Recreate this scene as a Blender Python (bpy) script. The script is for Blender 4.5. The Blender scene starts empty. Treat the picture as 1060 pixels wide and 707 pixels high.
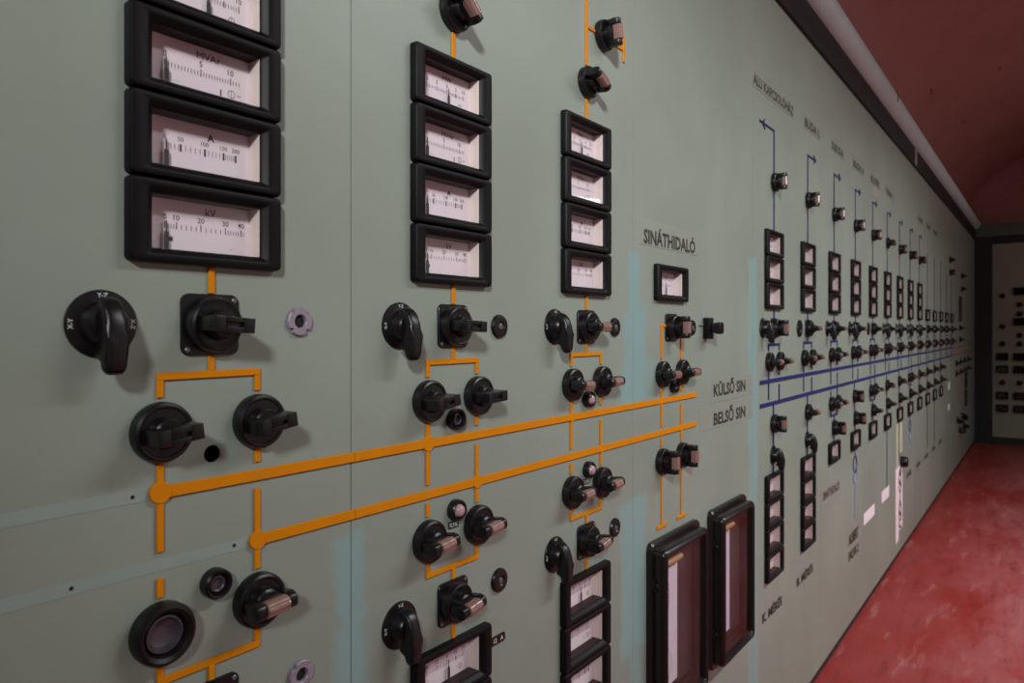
import bpy, bmesh, math, random
from mathutils import Matrix, Vector
random.seed(7)
scene = bpy.context.scene
COL = scene.collection
R = math.radians

# ------------------------------------------------------------------ calibration
# wall plane y = 0 (front faces -y), x runs along the panel wall, z up, camera at x = 0
F_PX, VPX, VPY = 733.0, 1086.0, 341.5
UU = VPX - 530.0
KK = math.hypot(UU, F_PX)
DD = 0.80                      # metres
DIST = DD * F_PX / KK          # camera to wall
H = 1.208                      # camera height
S_OFF = DD * KK / (VPX + F_PX * F_PX / UU - 530.0)   # makes s = 0 opposite the camera
def SX(S): return S - S_OFF
def WP(x, y):
    """photo pixel on the wall plane -> (S, z relative to the camera)"""
    return DD * KK / (VPX - x), (VPY - y) * DD / (VPX - x)

# ------------------------------------------------------------------ camera, light, exposure
cam_d = bpy.data.cameras.new('camera')
cam = bpy.data.objects.new('camera', cam_d); COL.objects.link(cam)
cam_d.sensor_width = 36.0
cam_d.lens = F_PX / 1060.0 * 36.0
cam_d.shift_y = -(353.5 - VPY) / 1060.0
cam_d.clip_start = 0.02
cam_d.dof.use_dof = True
cam_d.dof.focus_distance = 0.98
cam_d.dof.aperture_fstop = 8.5
cam.location = (0, -DIST, H)
ANG = math.atan2(UU, F_PX)
cam.rotation_euler = (R(90), 0, ANG - R(90))
scene.camera = cam

world = bpy.data.worlds.new('world'); scene.world = world
world.use_nodes = True
world.node_tree.nodes['Background'].inputs[0].default_value = (0.9, 0.93, 1.0, 1)
world.node_tree.nodes['Background'].inputs[1].default_value = 0.02

def area(name, loc, target, sx, sy, power, color, spread=180):
    d = bpy.data.lights.new(name, 'AREA'); d.shape = 'RECTANGLE'; d.size = sx; d.size_y = sy
    d.energy = power; d.color = color; d.spread = R(spread)
    o = bpy.data.objects.new(name, d); COL.objects.link(o)
    o.location = loc
    o.rotation_euler = (Vector(target) - Vector(loc)).to_track_quat('-Z', 'Y').to_euler()
    return o
area('lamp_behind_camera', (-2.3, -2.45, 2.92), (1.10, 0.0, 1.76), 0.40, 0.40, 10.0, (0.97, 1.0, 1.0), 38)
area('tube_lamps_on_vault', (3.3, -1.95, 2.98), (3.3, -1.85, 0.0), 3.8, 0.30, 120, (0.97, 0.99, 1.0), 138)
area('added_fill_far_end', (6.9, -2.2, 2.55), (8.0, -0.4, 1.0), 1.2, 0.12, 5, (1.0, 0.97, 0.95))  # added fill light without a fixture, brightens the far floor and end panels
area('added_fill_vault_side', (5.6, -2.7, 2.35), (4.6, 0.1, 2.55), 0.5, 0.12, 2.2, (1.0, 0.96, 0.95), 110)  # invented side fill, put in to lift the vault next to the pipe

scene.view_settings.view_transform = 'Standard'
scene.view_settings.look = 'None'
scene.view_settings.exposure = 0.0
scene.view_settings.gamma = 1.0
scene.view_settings.use_curve_mapping = False

# ------------------------------------------------------------------ materials
def srgb(r, g, b):
    f = lambda c: (c / 255 / 12.92) if c <= 10 else ((c / 255 + 0.055) / 1.055) ** 2.4
    return (f(r), f(g), f(b), 1)

def material(name, color, rough=0.5, metallic=0.0, noise=0.0, scale=30.0, spec=0.5, bump=0.0, coat=0.0):
    m = bpy.data.materials.new(name); m.use_nodes = True
    nt = m.node_tree; b = nt.nodes['Principled BSDF']
    b.inputs['Base Color'].default_value = color
    b.inputs['Roughness'].default_value = rough
    b.inputs['Metallic'].default_value = metallic
    b.inputs['Specular IOR Level'].default_value = spec
    if coat: b.inputs['Coat Weight'].default_value = coat
    if noise or bump:
        tc = nt.nodes.new('ShaderNodeTexCoord')
        n = nt.nodes.new('ShaderNodeTexNoise'); n.inputs['Scale'].default_value = scale; n.inputs['Detail'].default_value = 4
        nt.links.new(tc.outputs['Object'], n.inputs['Vector'])
        if noise:
            mx = nt.nodes.new('ShaderNodeMix'); mx.data_type = 'RGBA'; mx.blend_type = 'MIX'
            lo = tuple(c * (1 - noise) for c in color[:3]) + (1,)
            hi = tuple(min(1, c * (1 + noise)) for c in color[:3]) + (1,)
            mx.inputs[6].default_value = lo; mx.inputs[7].default_value = hi
            nt.links.new(n.outputs['Fac'], mx.inputs[0]); nt.links.new(mx.outputs[2], b.inputs['Base Color'])
        if bump:
            bp = nt.nodes.new('ShaderNodeBump'); bp.inputs['Strength'].default_value = bump; bp.inputs['Distance'].default_value = 0.001
            nt.links.new(n.outputs['Fac'], bp.inputs['Height']); nt.links.new(bp.outputs['Normal'], b.inputs['Normal'])
    return m

class NT:
    def __init__(s, m): s.t = m.node_tree
    def n(s, typ, **kw):
        o = s.t.nodes.new(typ)
        for k, v in kw.items(): setattr(o, k, v)
        return o
    def link(s, a, b): s.t.links.new(a, b)
    def math(s, op, a, b=None, clamp=False):
        o = s.n('ShaderNodeMath', operation=op, use_clamp=clamp)
        for i, v in enumerate((a, b)):
            if v is None: continue
            if isinstance(v, (int, float)): o.inputs[i].default_value = v
            else: s.link(v, o.inputs[i])
        return o.outputs[0]
    def mix(s, fac, a, b):
        o = s.n('ShaderNodeMix', data_type='RGBA')
        for i, v in ((0, fac), (6, a), (7, b)):
            if isinstance(v, (int, float, tuple)): o.inputs[i].default_value = v
            else: s.link(v, o.inputs[i])
        return o.outputs[2]
    def noise(s, vec, scale, detail=3, rough=0.5):
        o = s.n('ShaderNodeTexNoise'); o.inputs['Scale'].default_value = scale
        o.inputs['Detail'].default_value = detail; o.inputs['Roughness'].default_value = rough
        s.link(vec, o.inputs['Vector']); return o.outputs['Fac']
    def ramp(s, v, a, b):
        o = s.n('ShaderNodeMapRange', interpolation_type='SMOOTHSTEP')
        s.link(v, o.inputs[0]); o.inputs[1].default_value = a; o.inputs[2].default_value = b
        return o.outputs[0]

SAGE = (0.243, 0.282, 0.240, 1)
TEAL = (0.215, 0.335, 0.330, 1)
def wall_material():
    m = bpy.data.materials.new('sage_paint'); m.use_nodes = True
    q = NT(m); b = m.node_tree.nodes['Principled BSDF']
    tc = q.n('ShaderNodeTexCoord'); vec = tc.outputs['Object']
    sep = q.n('ShaderNodeSeparateXYZ'); q.link(vec, sep.inputs[0])
    n1 = q.noise(vec, 2.2, 4, 0.6); n2 = q.noise(vec, 9.0, 3)
    c = q.mix(q.ramp(n1, 0.3, 0.75), tuple(x * 0.91 for x in SAGE[:3]) + (1,), tuple(x * 1.07 for x in SAGE[:3]) + (1,))
    # faint rub marks, stretched vertically
    mp = q.n('ShaderNodeMapping'); mp.inputs['Scale'].default_value = (9, 1, 1.6); q.link(vec, mp.inputs[0])
    n3 = q.noise(mp.outputs[0], 1.6, 4, 0.6)
    c = q.mix(q.math('MULTIPLY', q.ramp(n3, 0.58, 0.78), 0.35), c, (0.27, 0.265, 0.235, 1))
    # scattered grime spots
    n4 = q.noise(vec, 26.0, 2)
    c = q.mix(q.math('MULTIPLY', q.ramp(n4, 0.72, 0.80), 0.35), c, (0.16, 0.15, 0.11, 1))
    # touch-up paint of a bluer green brushed along the joints
    wob = q.math('MULTIPLY', q.math('SUBTRACT', q.noise(vec, 9.0, 5, 0.65), 0.5), 0.065)
    wob2 = q.math('MULTIPLY', q.math('SUBTRACT', q.noise(vec, 5.0, 2), 0.5), 0.10)
    X = q.math('ADD', sep.outputs[0], wob); Z = q.math('ADD', sep.outputs[2], wob2)
    total = None
    for (s0, s1, z0, z1, k) in (
            (0.993, 1.040, -1.2, -0.232, 0.9), (1.690, 1.735, -0.10, 0.150, 1.0), (1.668, 1.762, -0.140, 0.030, 1.0),
            (1.655, 1.800, -0.140, -0.075, 0.6), (1.660, 1.765, -0.62, -0.340, 0.9), (1.700, 1.750, -1.2, -0.56, 0.6),
            (2.367, 2.437, -1.2, 0.19, 0.9), (0.829, 0.873, -0.137, -0.098, 0.22)):
        sc, hw = (SX(s0) + SX(s1)) / 2, (s1 - s0) / 2
        zc, hh = H + (z0 + z1) / 2, (z1 - z0) / 2
        dx = q.math('SUBTRACT', q.math('ABSOLUTE', q.math('SUBTRACT', X, sc)), hw)
        dz = q.math('SUBTRACT', q.math('ABSOLUTE', q.math('SUBTRACT', Z, zc)), hh)
        d = q.math('MAXIMUM', dx, dz)
        mk = q.math('MULTIPLY', q.ramp(d, 0.009, -0.009), k)
        total = mk if total is None else q.math('MAXIMUM', total, mk)
    c = q.mix(total, c, TEAL)
    q.link(c, b.inputs['Base Color'])
    rg = q.math('ADD', q.math('MULTIPLY', n2, 0.12), 0.34)
    q.link(rg, b.inputs['Roughness'])
    b.inputs['Specular IOR Level'].default_value = 0.45
    bp = q.n('ShaderNodeBump'); bp.inputs['Strength'].default_value = 0.08; bp.inputs['Distance'].default_value = 0.002
    q.link(q.noise(vec, 60, 3), bp.inputs['Height']); q.link(bp.outputs['Normal'], b.inputs['Normal'])
    return m

def floor_material():
    m = bpy.data.materials.new('red_floor_paint'); m.use_nodes = True
    q = NT(m); b = m.node_tree.nodes['Principled BSDF']
    tc = q.n('ShaderNodeTexCoord'); vec = tc.outputs['Object']
    mp = q.n('ShaderNodeMapping'); mp.inputs['Rotation'].default_value = (0, 0, 0.5); mp.inputs['Scale'].default_value = (1, 2.4, 1); q.link(vec, mp.inputs[0])
    n1 = q.noise(mp.outputs[0], 1.3, 6, 0.65); n2 = q.noise(vec, 7.0, 5, 0.6); n3 = q.noise(vec, 60.0, 2)
    sep = q.n('ShaderNodeSeparateXYZ'); q.link(vec, sep.inputs[0])
    off_panels = q.ramp(q.math('ADD', sep.outputs[1], q.math('MULTIPLY', q.math('SUBTRACT', n2, 0.5), 0.5)), -0.10, -0.75)   # paler and pinker away from the panels
    c = q.mix(q.math('MULTIPLY', q.ramp(n1, 0.30, 0.62), q.math('ADD', q.math('MULTIPLY', off_panels, 0.8), 0.2)), (0.230, 0.016, 0.012, 1), (0.300, 0.098, 0.100, 1))
    c = q.mix(q.math('MULTIPLY', q.math('MULTIPLY', q.ramp(n2, 0.52, 0.72), 0.45), off_panels), c, (0.34, 0.145, 0.145, 1))
    c = q.mix(q.ramp(n3, 0.75, 0.79), c, (0.45, 0.36, 0.33, 1))
    mp2 = q.n('ShaderNodeMapping'); mp2.inputs['Rotation'].default_value = (0, 0, -0.35); mp2.inputs['Scale'].default_value = (1.2, 7, 1); q.link(vec, mp2.inputs[0])
    n5 = q.noise(mp2.outputs[0], 2.3, 6, 0.7)
    c = q.mix(q.math('MULTIPLY', q.ramp(n5, 0.54, 0.70), 0.55), c, (0.36, 0.150, 0.155, 1))
    c = q.mix(q.math('MULTIPLY', q.ramp(n5, 0.46, 0.36), 0.55), c, (0.150, 0.018, 0.016, 1))
    q.link(c, b.inputs['Base Color']); b.inputs['Specular IOR Level'].default_value = 0.35
    q.link(q.math('ADD', q.math('MULTIPLY', n1, 0.25), 0.30), b.inputs['Roughness'])
    return m

def vault_material():
    m = bpy.data.materials.new('red_vault_paint'); m.use_nodes = True
    q = NT(m); b = m.node_tree.nodes['Principled BSDF']
    tc = q.n('ShaderNodeTexCoord'); vec = tc.outputs['Object']
    n1 = q.noise(vec, 1.4, 5, 0.6)
    c = q.mix(q.ramp(n1, 0.3, 0.7), (0.290, 0.112, 0.098, 1), (0.350, 0.145, 0.130, 1))
    mp = q.n('ShaderNodeMapping'); mp.inputs['Scale'].default_value = (2.0, 9, 9); mp.inputs['Rotation'].default_value = (0.3, 0.2, 0.4); q.link(vec, mp.inputs[0])
    n2 = q.noise(mp.outputs[0], 1.5, 3, 0.6)
    c = q.mix(q.math('MULTIPLY', q.ramp(n2, 0.68, 0.74), 0.7), c, (0.03, 0.012, 0.012, 1))
    q.link(c, b.inputs['Base Color']); b.inputs['Roughness'].default_value = 0.42
    return m

def glass_material():
    m = bpy.data.materials.new('meter_glass'); m.use_nodes = True
    q = NT(m); t = m.node_tree
    t.nodes.remove(t.nodes['Principled BSDF']); out = t.nodes['Material Output']
    tr = q.n('ShaderNodeBsdfTransparent'); tr.inputs[0].default_value = (0.96, 0.96, 0.96, 1)
    gl = q.n('ShaderNodeBsdfGlossy'); gl.inputs['Roughness'].default_value = 0.03
    lw = q.n('ShaderNodeLayerWeight')
    fac = q.math('ADD', q.math('MULTIPLY', q.math('POWER', lw.outputs['Facing'], 5.0), 0.55), 0.022)
    mx = q.n('ShaderNodeMixShader')
    q.link(fac, mx.inputs[0]); q.link(tr.outputs[0], mx.inputs[1]); q.link(gl.outputs[0], mx.inputs[2])
    q.link(mx.outputs[0], out.inputs[0])
    return m

M = dict(
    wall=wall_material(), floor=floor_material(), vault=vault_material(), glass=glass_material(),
    bakelite=material('black_bakelite', (0.0060, 0.0050, 0.0060, 1), 0.33, noise=0.25, scale=90, spec=0.35, bump=0.05),
    frame=material('black_meter_frame', (0.0036, 0.0030, 0.0038, 1), 0.48, noise=0.2, scale=60, spec=0.17, bump=0.05),
    maroon=material('dark_brown_case', (0.010, 0.006, 0.0065, 1), 0.30, noise=0.2, scale=40, spec=0.4),
    hole=material('dark_void', (0.004, 0.004, 0.005, 1), 0.9),
    dial=material('dial_paper', (0.86, 0.74, 0.80, 1), 0.6, noise=0.02, scale=40),
    cream=material('meter_inner_cream', (0.80, 0.66, 0.62, 1), 0.6),
    ink=material('dial_ink', (0.035, 0.035, 0.045, 1), 0.6),
    white=material('white_lettering', (0.62, 0.62, 0.62, 1), 0.5),
    orange=material('orange_strip_paint', (0.60, 0.200, 0.002, 1), 0.55, noise=0.10, scale=22, spec=0.12),
    blue=material('blue_strip_paint', (0.018, 0.021, 0.118, 1), 0.5, noise=0.15, scale=22, spec=0.2),
    paleblue=material('pale_blue_strip_paint', (0.20, 0.25, 0.42, 1), 0.45, noise=0.1, scale=22),
    red=material('red_strip_paint', (0.36, 0.085, 0.04, 1), 0.45, noise=0.1, scale=22),
    lens=material('smoky_pink_lens', (0.235, 0.125, 0.110, 1), 0.20, noise=0.35, scale=140, spec=0.6),
    dome=material('pale_pink_dome', (0.40, 0.255, 0.265, 1), 0.2, spec=0.6),
    metal=material('lilac_grey_metal', (0.30, 0.26, 0.32, 1), 0.5, metallic=0.35, noise=0.2, scale=80),
    darkmetal=material('dull_dark_metal', (0.085, 0.072, 0.088, 1), 0.42, metallic=0.5, noise=0.2, scale=80),
    steel=material('screw_steel', (0.16, 0.155, 0.165, 1), 0.4, metallic=0.6),
    label=material('label_lettering_black', (0.022, 0.024, 0.024, 1), 0.5),
    plastic=material('clear_label_strip', (0.262, 0.285, 0.245, 1), 0.28, noise=0.03, scale=20, spec=0.45),
    tagg=material('dark_green_tag', (0.012, 0.040, 0.030, 1), 0.4),
    stripe=material('old_strip_mark', (0.250, 0.315, 0.282, 1), 0.5, noise=0.08, scale=30),
    paper=material('white_paper', (0.80, 0.68, 0.74, 1), 0.7, noise=0.04, scale=30),
    yellowed=material('yellowed_plate', (0.50, 0.50, 0.36, 1), 0.5, noise=0.06, scale=20),
    chart=material('chart_paper', (0.70, 0.60, 0.70, 1), 0.6, noise=0.08, scale=25),
    roller=material('paper_roller_orange', (0.42, 0.22, 0.10, 1), 0.5),
    bar=material('charcoal_bar', (0.017, 0.016, 0.018, 1), 0.55, noise=0.15, scale=8, spec=0.2),
    pipe=material('pale_green_pipe', (0.52, 0.64, 0.66, 1), 0.42, noise=0.10, scale=5),
    tape=material('grey_tape', (0.26, 0.235, 0.23, 1), 0.6),
    inner=material('recorder_inside', (0.050, 0.030, 0.036, 1), 0.5, noise=0.2, scale=15),
    column=material('dark_teal_column', (0.010, 0.016, 0.020, 1), 0.5, noise=0.1, scale=6),
    endpanel=material('olive_panel_paint', (0.235, 0.245, 0.190, 1), 0.5, noise=0.06, scale=3),
    beam=material('green_beam_paint', (0.10, 0.125, 0.10, 1), 0.5, noise=0.08, scale=4),
    plaster=material('pale_plaster', (0.46, 0.41, 0.39, 1), 0.8, noise=0.06, scale=3),
    plinth=material('black_plinth', (0.015, 0.013, 0.013, 1), 0.6),
)

# ------------------------------------------------------------------ mesh helpers (local: x along wall, out = -y, z up)
def V(x, p, z): return Vector((x, -p, z))

def add_box(bm, x0, x1, p0, p1, z0, z1, bevel=0.0, seg=2):
    vs = [bm.verts.new(V(x, p, z)) for x in (x0, x1) for p in (p0, p1) for z in (z0, z1)]
    fs = []
    for idx in ((0, 1, 3, 2), (4, 6, 7, 5), (0, 4, 5, 1), (2, 3, 7, 6), (0, 2, 6, 4), (1, 5, 7, 3)):
        fs.append(bm.faces.new([vs[i] for i in idx]))
    if bevel:
        es = list({e for f in fs for e in f.edges})
        bmesh.ops.bevel(bm, geom=es, offset=bevel, segments=seg, profile=0.5, affect='EDGES')
    return fs

def loop_rr(w, h, r, cx=0, cz=0, k=4):
    pts = []
    for (sx, sz, a0) in ((1, 1, 0), (-1, 1, 90), (-1, -1, 180), (1, -1, 270)):
        for i in range(k + 1):
            a = R(a0 + 90 * i / k)
            pts.append((cx + sx * (w / 2 - r) + r * math.cos(a), cz + sz * (h / 2 - r) + r * math.sin(a)))
    return pts

def bridge(bm, loops, cap0=False, cap1=False):
    """loops: list of (points, p); same count"""
    vl = [[bm.verts.new(V(x, p, z)) for x, z in pts] for pts, p in loops]
    n = len(vl[0])
    for a, b in zip(vl[:-1], vl[1:]):
        for i in range(n):
            j = (i + 1) % n
            bm.faces.new((a[i], a[j], b[j], b[i]))
    if cap0: bm.faces.new(list(reversed(vl[0])))
    if cap1: bm.faces.new(vl[-1])

def circle(r, cx=0, cz=0, n=32):
    return [(cx + r * math.cos(2 * math.pi * i / n), cz + r * math.sin(2 * math.pi * i / n)) for i in range(n)]

def lathe(bm, prof, n=32, cx=0, cz=0, cap0=False, cap1=True):
    bridge(bm, [(circle(max(r, 1e-4), cx, cz, n), p) for r, p in prof], cap0, cap1)

def extrude_profile(bm, prof, x0, x1, bevel=0.0, seg=2):
    """prof: list of (p, z) polygon, extruded along x"""
    a = [bm.verts.new(V(x0, p, z)) for p, z in prof]; b = [bm.verts.new(V(x1, p, z)) for p, z in prof]
    fs = [bm.faces.new(a), bm.faces.new(list(reversed(b)))]
    n = len(prof)
    for i in range(n):
        j = (i + 1) % n
        fs.append(bm.faces.new((a[j], a[i], b[i], b[j])))
    if bevel:
        es = list({e for f in fs for e in f.edges})
        bmesh.ops.bevel(bm, geom=es, offset=bevel, segments=seg, profile=0.5, affect='EDGES')

def mesh(name, bm, *mats, smooth=30):
    bmesh.ops.recalc_face_normals(bm, faces=bm.faces)
    me = bpy.data.meshes.new(name); bm.to_mesh(me); bm.free()
    for m in mats: me.materials.append(M[m])
    if smooth:
        for p in me.polygons: p.use_smooth = True
        me.set_sharp_from_angle(angle=R(smooth))
    return me

# text -> flat geometry
_tc = {}
def text_verts(txt, bold=0.0):
    key = (txt, bold)
    if key not in _tc:
        cu = bpy.data.curves.new('t', 'FONT'); cu.body = txt; cu.size = 1.0; cu.resolution_u = 2
        cu.offset = bold
        o = bpy.data.objects.new('t', cu); COL.objects.link(o)
        dg = bpy.context.evaluated_depsgraph_get()
        me = bpy.data.meshes.new_from_object(o.evaluated_get(dg))
        vs = [(v.co.x, v.co.y) for v in me.vertices]; fs = [tuple(p.vertices) for p in me.polygons]
        bpy.data.objects.remove(o); bpy.data.curves.remove(cu); bpy.data.meshes.remove(me)
        _tc[key] = (vs, fs)
    return _tc[key]
_hv = text_verts('H')[0]
CAP = max(v[1] for v in _hv) - min(v[1] for v in _hv)
def words(txt, bold):
    """face index sets, one per word, told apart by the gaps between glyphs"""
    vs, fs = text_verts(txt, bold)
    iv = sorted((min(vs[i][0] for i in f), max(vs[i][0] for i in f), k) for k, f in enumerate(fs))
    out, cur, end = [], [], None
    for a, b, k in iv:
        if end is not None and a - end > 0.16: out.append(cur); cur = []
        cur.append(k); end = b if end is None else max(end, b)
    out.append(cur)
    return out
def add_text(bm, txt, cx, zb, cap, p, width=None, bold=0.0, rot=0.0, xs=1.0, only=None):
    """centred at cx, baseline zb, cap height cap; rot in degrees about the centre of the caps"""
    vs, fs = text_verts(txt, bold)
    if not vs: return
    x0 = min(v[0] for v in vs); x1 = max(v[0] for v in vs)
    k = cap / CAP
    kx = width / (x1 - x0) if width else k * xs
    ca, sa = math.cos(R(rot)), math.sin(R(rot))
    nv = []
    for x, y in vs:
        lx = (x - (x0 + x1) / 2) * kx; lz = y * k - cap / 2
        nv.append(bm.verts.new(V(cx + lx * ca - lz * sa, p, zb + cap / 2 + lx * sa + lz * ca)))
    for k, f in enumerate(fs):
        if only is not None and k not in only: continue
        try: bm.faces.new([nv[i] for i in f])
        except ValueError: pass

# ------------------------------------------------------------------ object helpers
def obj(name, me, parent=None, loc=(0, 0, 0), rot=None):
    o = bpy.data.objects.new(name, me); COL.objects.link(o)
    o.location = loc
    if rot: o.rotation_euler = rot
    if parent: o.parent = parent
    return o
def tag(o, label, cat, group=None):
    n = len(label.split())
    if not 4 <= n <= 16: print('LABEL LENGTH', n, label)
    o['label'] = label; o['category'] = cat
    if group: o['group'] = group
    return o
FAR = None       # set while filling the end wall
def root(name, S, z, label, cat, group=None, p=0.0):
    if FAR is not None:      # on the end wall: S is the y coordinate there
        o = obj(name, None, None, (FAR - p, S, H + z), (0, 0, R(-90)))
    else:
        o = obj(name, None, None, (SX(S), -p, H + z))
    o.empty_display_size = 0.03
    return tag(o, label, cat, group)
def single(name, me, S, z, label, cat, group=None, p=0.0):
    o = obj(name, me, None, (SX(S), -p, H + z))
    return tag(o, label, cat, group)
def struct(name, me, loc=(0, 0, 0)):
    o = obj(name, me, None, loc); o['kind'] = 'structure'; return o

# ------------------------------------------------------------------ geometry constants of the panel
ZT, ZB = 0.962, -1.178          # panel top and bottom relative to the camera
BUS_U, BUS_L = -0.1460, -0.2115
MW_, MH, MP = 0.1510, 0.0745, 0.0755        # meter frame width, height, pitch
Z_UP = 0.060                    # lower edge of the upper meter stacks
Z_LO = -0.413                   # upper edge of the lower meter stacks
OC = [0.848, 1.192, 1.535]      # orange columns
O4, O4M = 1.881, 1.873
BC = [2.580 + 0.3605 * i for i in range(14)]
SEAMS = [-3.122, -2.432, -1.742, -1.052, -0.362, 0.328, 1.0185, 1.708, 2.398, 3.114, 3.835, 4.556, 5.277, 5.998, 6.719, 7.440, 8.16, 8.84, 9.52]
X_END = SX(9.52)
cuts = []                       # (S0, S1, z0, z1) openings behind the meters

meters_todo = []
def meter_stack(S, z0, n, kinds, col, group, where):
    for i in range(n): meters_todo.append((S, z0 + MP * i, kinds[i], col, group, where, i, n))
    cuts.append((S - 0.062, S + 0.062, z0 + 0.008, z0 + MP * (n - 1) + MH - 0.008))

# column phrases used in the labels
OCOL = ['third orange column from SINÁTHIDALÓ plate', 'second orange column from SINÁTHIDALÓ plate', 'orange column beside SINÁTHIDALÓ plate']
O4COL = 'orange column under SINÁTHIDALÓ plate'
ORD = ['first', 'second', 'third', 'fourth', 'fifth', 'sixth', 'seventh', 'eighth', 'ninth', 'tenth', 'eleventh', 'twelfth', 'thirteenth', 'fourteenth']
BCOL = ['blue column above K. MÉRÉS', 'blue column above B. MÉRÉS'] + ['%s blue column from recorders' % ORD[i] for i in range(2, 14)]

for i, S in enumerate(OC):
    meter_stack(S - 0.004, Z_UP, 4, ['kV', 'A', 'MVAr' if i else 'MVAr0', 'MW'], OCOL[i], 'meters of the orange columns', 'upper stack')
meter_stack(OC[1] - 0.004, Z_LO - MH - MP, 2, ['MVArL', 'MWL'], OCOL[1], 'meters of the orange columns', 'lower stack')
meter_stack(OC[2] - 0.006, Z_LO - MH - 2 * MP, 3, ['AL', 'MVArL', 'MWL'], OCOL[2], 'meters of the orange columns', 'lower stack')
meter_stack(O4M, Z_UP, 1, ['V'], O4COL, 'meters of the orange columns', 'single')
for i, S in enumerate(BC):
    if i < 9: meter_stack(S - 0.008, Z_UP, 3, ['V', 'V', 'V'], BCOL[i], 'meters of the blue columns', 'upper stack')
    else: meter_stack(S - 0.008, Z_UP, 1, ['V'], BCOL[i], 'meters of the blue columns', 'upper single')
    if i < 2: meter_stack(S - 0.008, Z_LO - MH - 3 * MP, 4, ['VL'] * 4, BCOL[i], 'meters of the blue columns', 'lower stack')
    elif i < 12: meter_stack(S - 0.012, Z_LO - MH, 1, ['VL'], BCOL[i], 'meters of the blue columns', 'lower single')
meter_stack(7.96, 0.075, 3, ['D', 'D', 'D'], 'end bay with red lines', 'meters of the end bay', 'stack')
for k in range(4):
    meter_stack(8.50, -0.475 - 0.0775 * k - (0.012 if k > 1 else 0), 1, ['D'], 'end bay with red lines', 'meters of the end bay', ORD[k] + ' below red lines')

# ------------------------------------------------------------------ the panel wall
HOLE = (0.8495, -0.1183, 0.0083)      # S, z, radius: an empty hole in the sheet
def panel_mesh(s0, s1):
    x0, x1, z0, z1 = SX(s0), SX(s1), H + ZB, H + ZT
    rects = []
    for a, b, c, d in cuts:
        a, b, c, d = SX(a), SX(b), H + c, H + d
        if b > x0 and a < x1: rects.append((max(a, x0), min(b, x1), c, d))
    hole = None
    if s0 < HOLE[0] < s1:
        hole = (SX(HOLE[0]), H + HOLE[1], HOLE[2])
        q = 0.014
        rects.append((hole[0] - q, hole[0] + q, hole[1] - q, hole[1] + q))
    xs = sorted({round(v, 6) for r in rects for v in r[:2]} | {round(x0, 6), round(x1, 6)})
    zs = sorted({round(v, 6) for r in rects for v in r[2:]} | {round(z0, 6), round(z1, 6)})
    bm = bmesh.new(); vc = {}
    def vert(i, j):
        if (i, j) not in vc: vc[(i, j)] = bm.verts.new(V(xs[i], 0, zs[j]))
        return vc[(i, j)]
    for i in range(len(xs) - 1):
        for j in range(len(zs) - 1):
            cx, cz = (xs[i] + xs[i + 1]) / 2, (zs[j] + zs[j + 1]) / 2
            if any(r[0] < cx < r[1] and r[2] < cz < r[3] for r in rects): continue
            bm.faces.new((vert(i, j), vert(i + 1, j), vert(i + 1, j + 1), vert(i, j + 1)))
    if hole:
        n = 32; q = 0.014
        inner, outer, back = [], [], []
        for k in range(n):
            a = 2 * math.pi * k / n; c, s = math.cos(a), math.sin(a); m = q / max(abs(c), abs(s))
            outer.append(bm.verts.new(V(hole[0] + c * m, 0, hole[1] + s * m)))
            inner.append(bm.verts.new(V(hole[0] + c * hole[2], 0, hole[1] + s * hole[2])))
        for k in range(n):
            l = (k + 1) % n
            bm.faces.new((outer[k], outer[l], inner[l], inner[k]))
    ge = bmesh.ops.extrude_face_region(bm, geom=bm.faces[:])
    bmesh.ops.translate(bm, verts=[v for v in ge['geom'] if isinstance(v, bmesh.types.BMVert)], vec=(0, 0.003, 0))
    return mesh('panel', bm, 'wall', smooth=0)

bm = bmesh.new()
add_box(bm, SX(SEAMS[0]), X_END, -0.16, -0.05, H + ZB, H + ZT)
wall_left = struct('wall_left', mesh('wall_left', bm, 'hole', smooth=0))
for a, b in zip(SEAMS[:-1], SEAMS[1:]):
    g = 0.0008 if a < 1.5 else 0.0005
    obj('panel', panel_mesh(a + g, b - g), wall_left)

def trim(name, mat, x0, x1, p0, p1, z0, z1, bevel=0.0):
    bm = bmesh.new(); add_box(bm, x0, x1, p0, p1, z0, z1, bevel)
    return struct(name, mesh(name, bm, mat, smooth=30 if bevel else 0))
XB = SX(SEAMS[0])
trim('baseboard_left', 'plinth', XB, X_END, -0.16, -0.004, 0, H + ZB - 0.0005)
trim('trim_1', 'bar', XB, X_END, -0.16, 0.012, H + ZT + 0.0005, H + 1.070, 0.004)

# pale pipe lying on the bar
bm = bmesh.new()
n = 32; prev = None
for x in (XB, X_END + 0.28):
    ring = [bm.verts.new((x, 0.004 + 0.056 * math.cos(2 * math.pi * k / n), H + 1.127 + 0.056 * math.sin(2 * math.pi * k / n))) for k in range(n)]
    if prev:
        for k in range(n): bm.faces.new((prev[k], prev[(k + 1) % n], ring[(k + 1) % n], ring[k]))
    prev = ring
struct('trim_2', mesh('trim_2', bm, 'pipe'))

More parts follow.
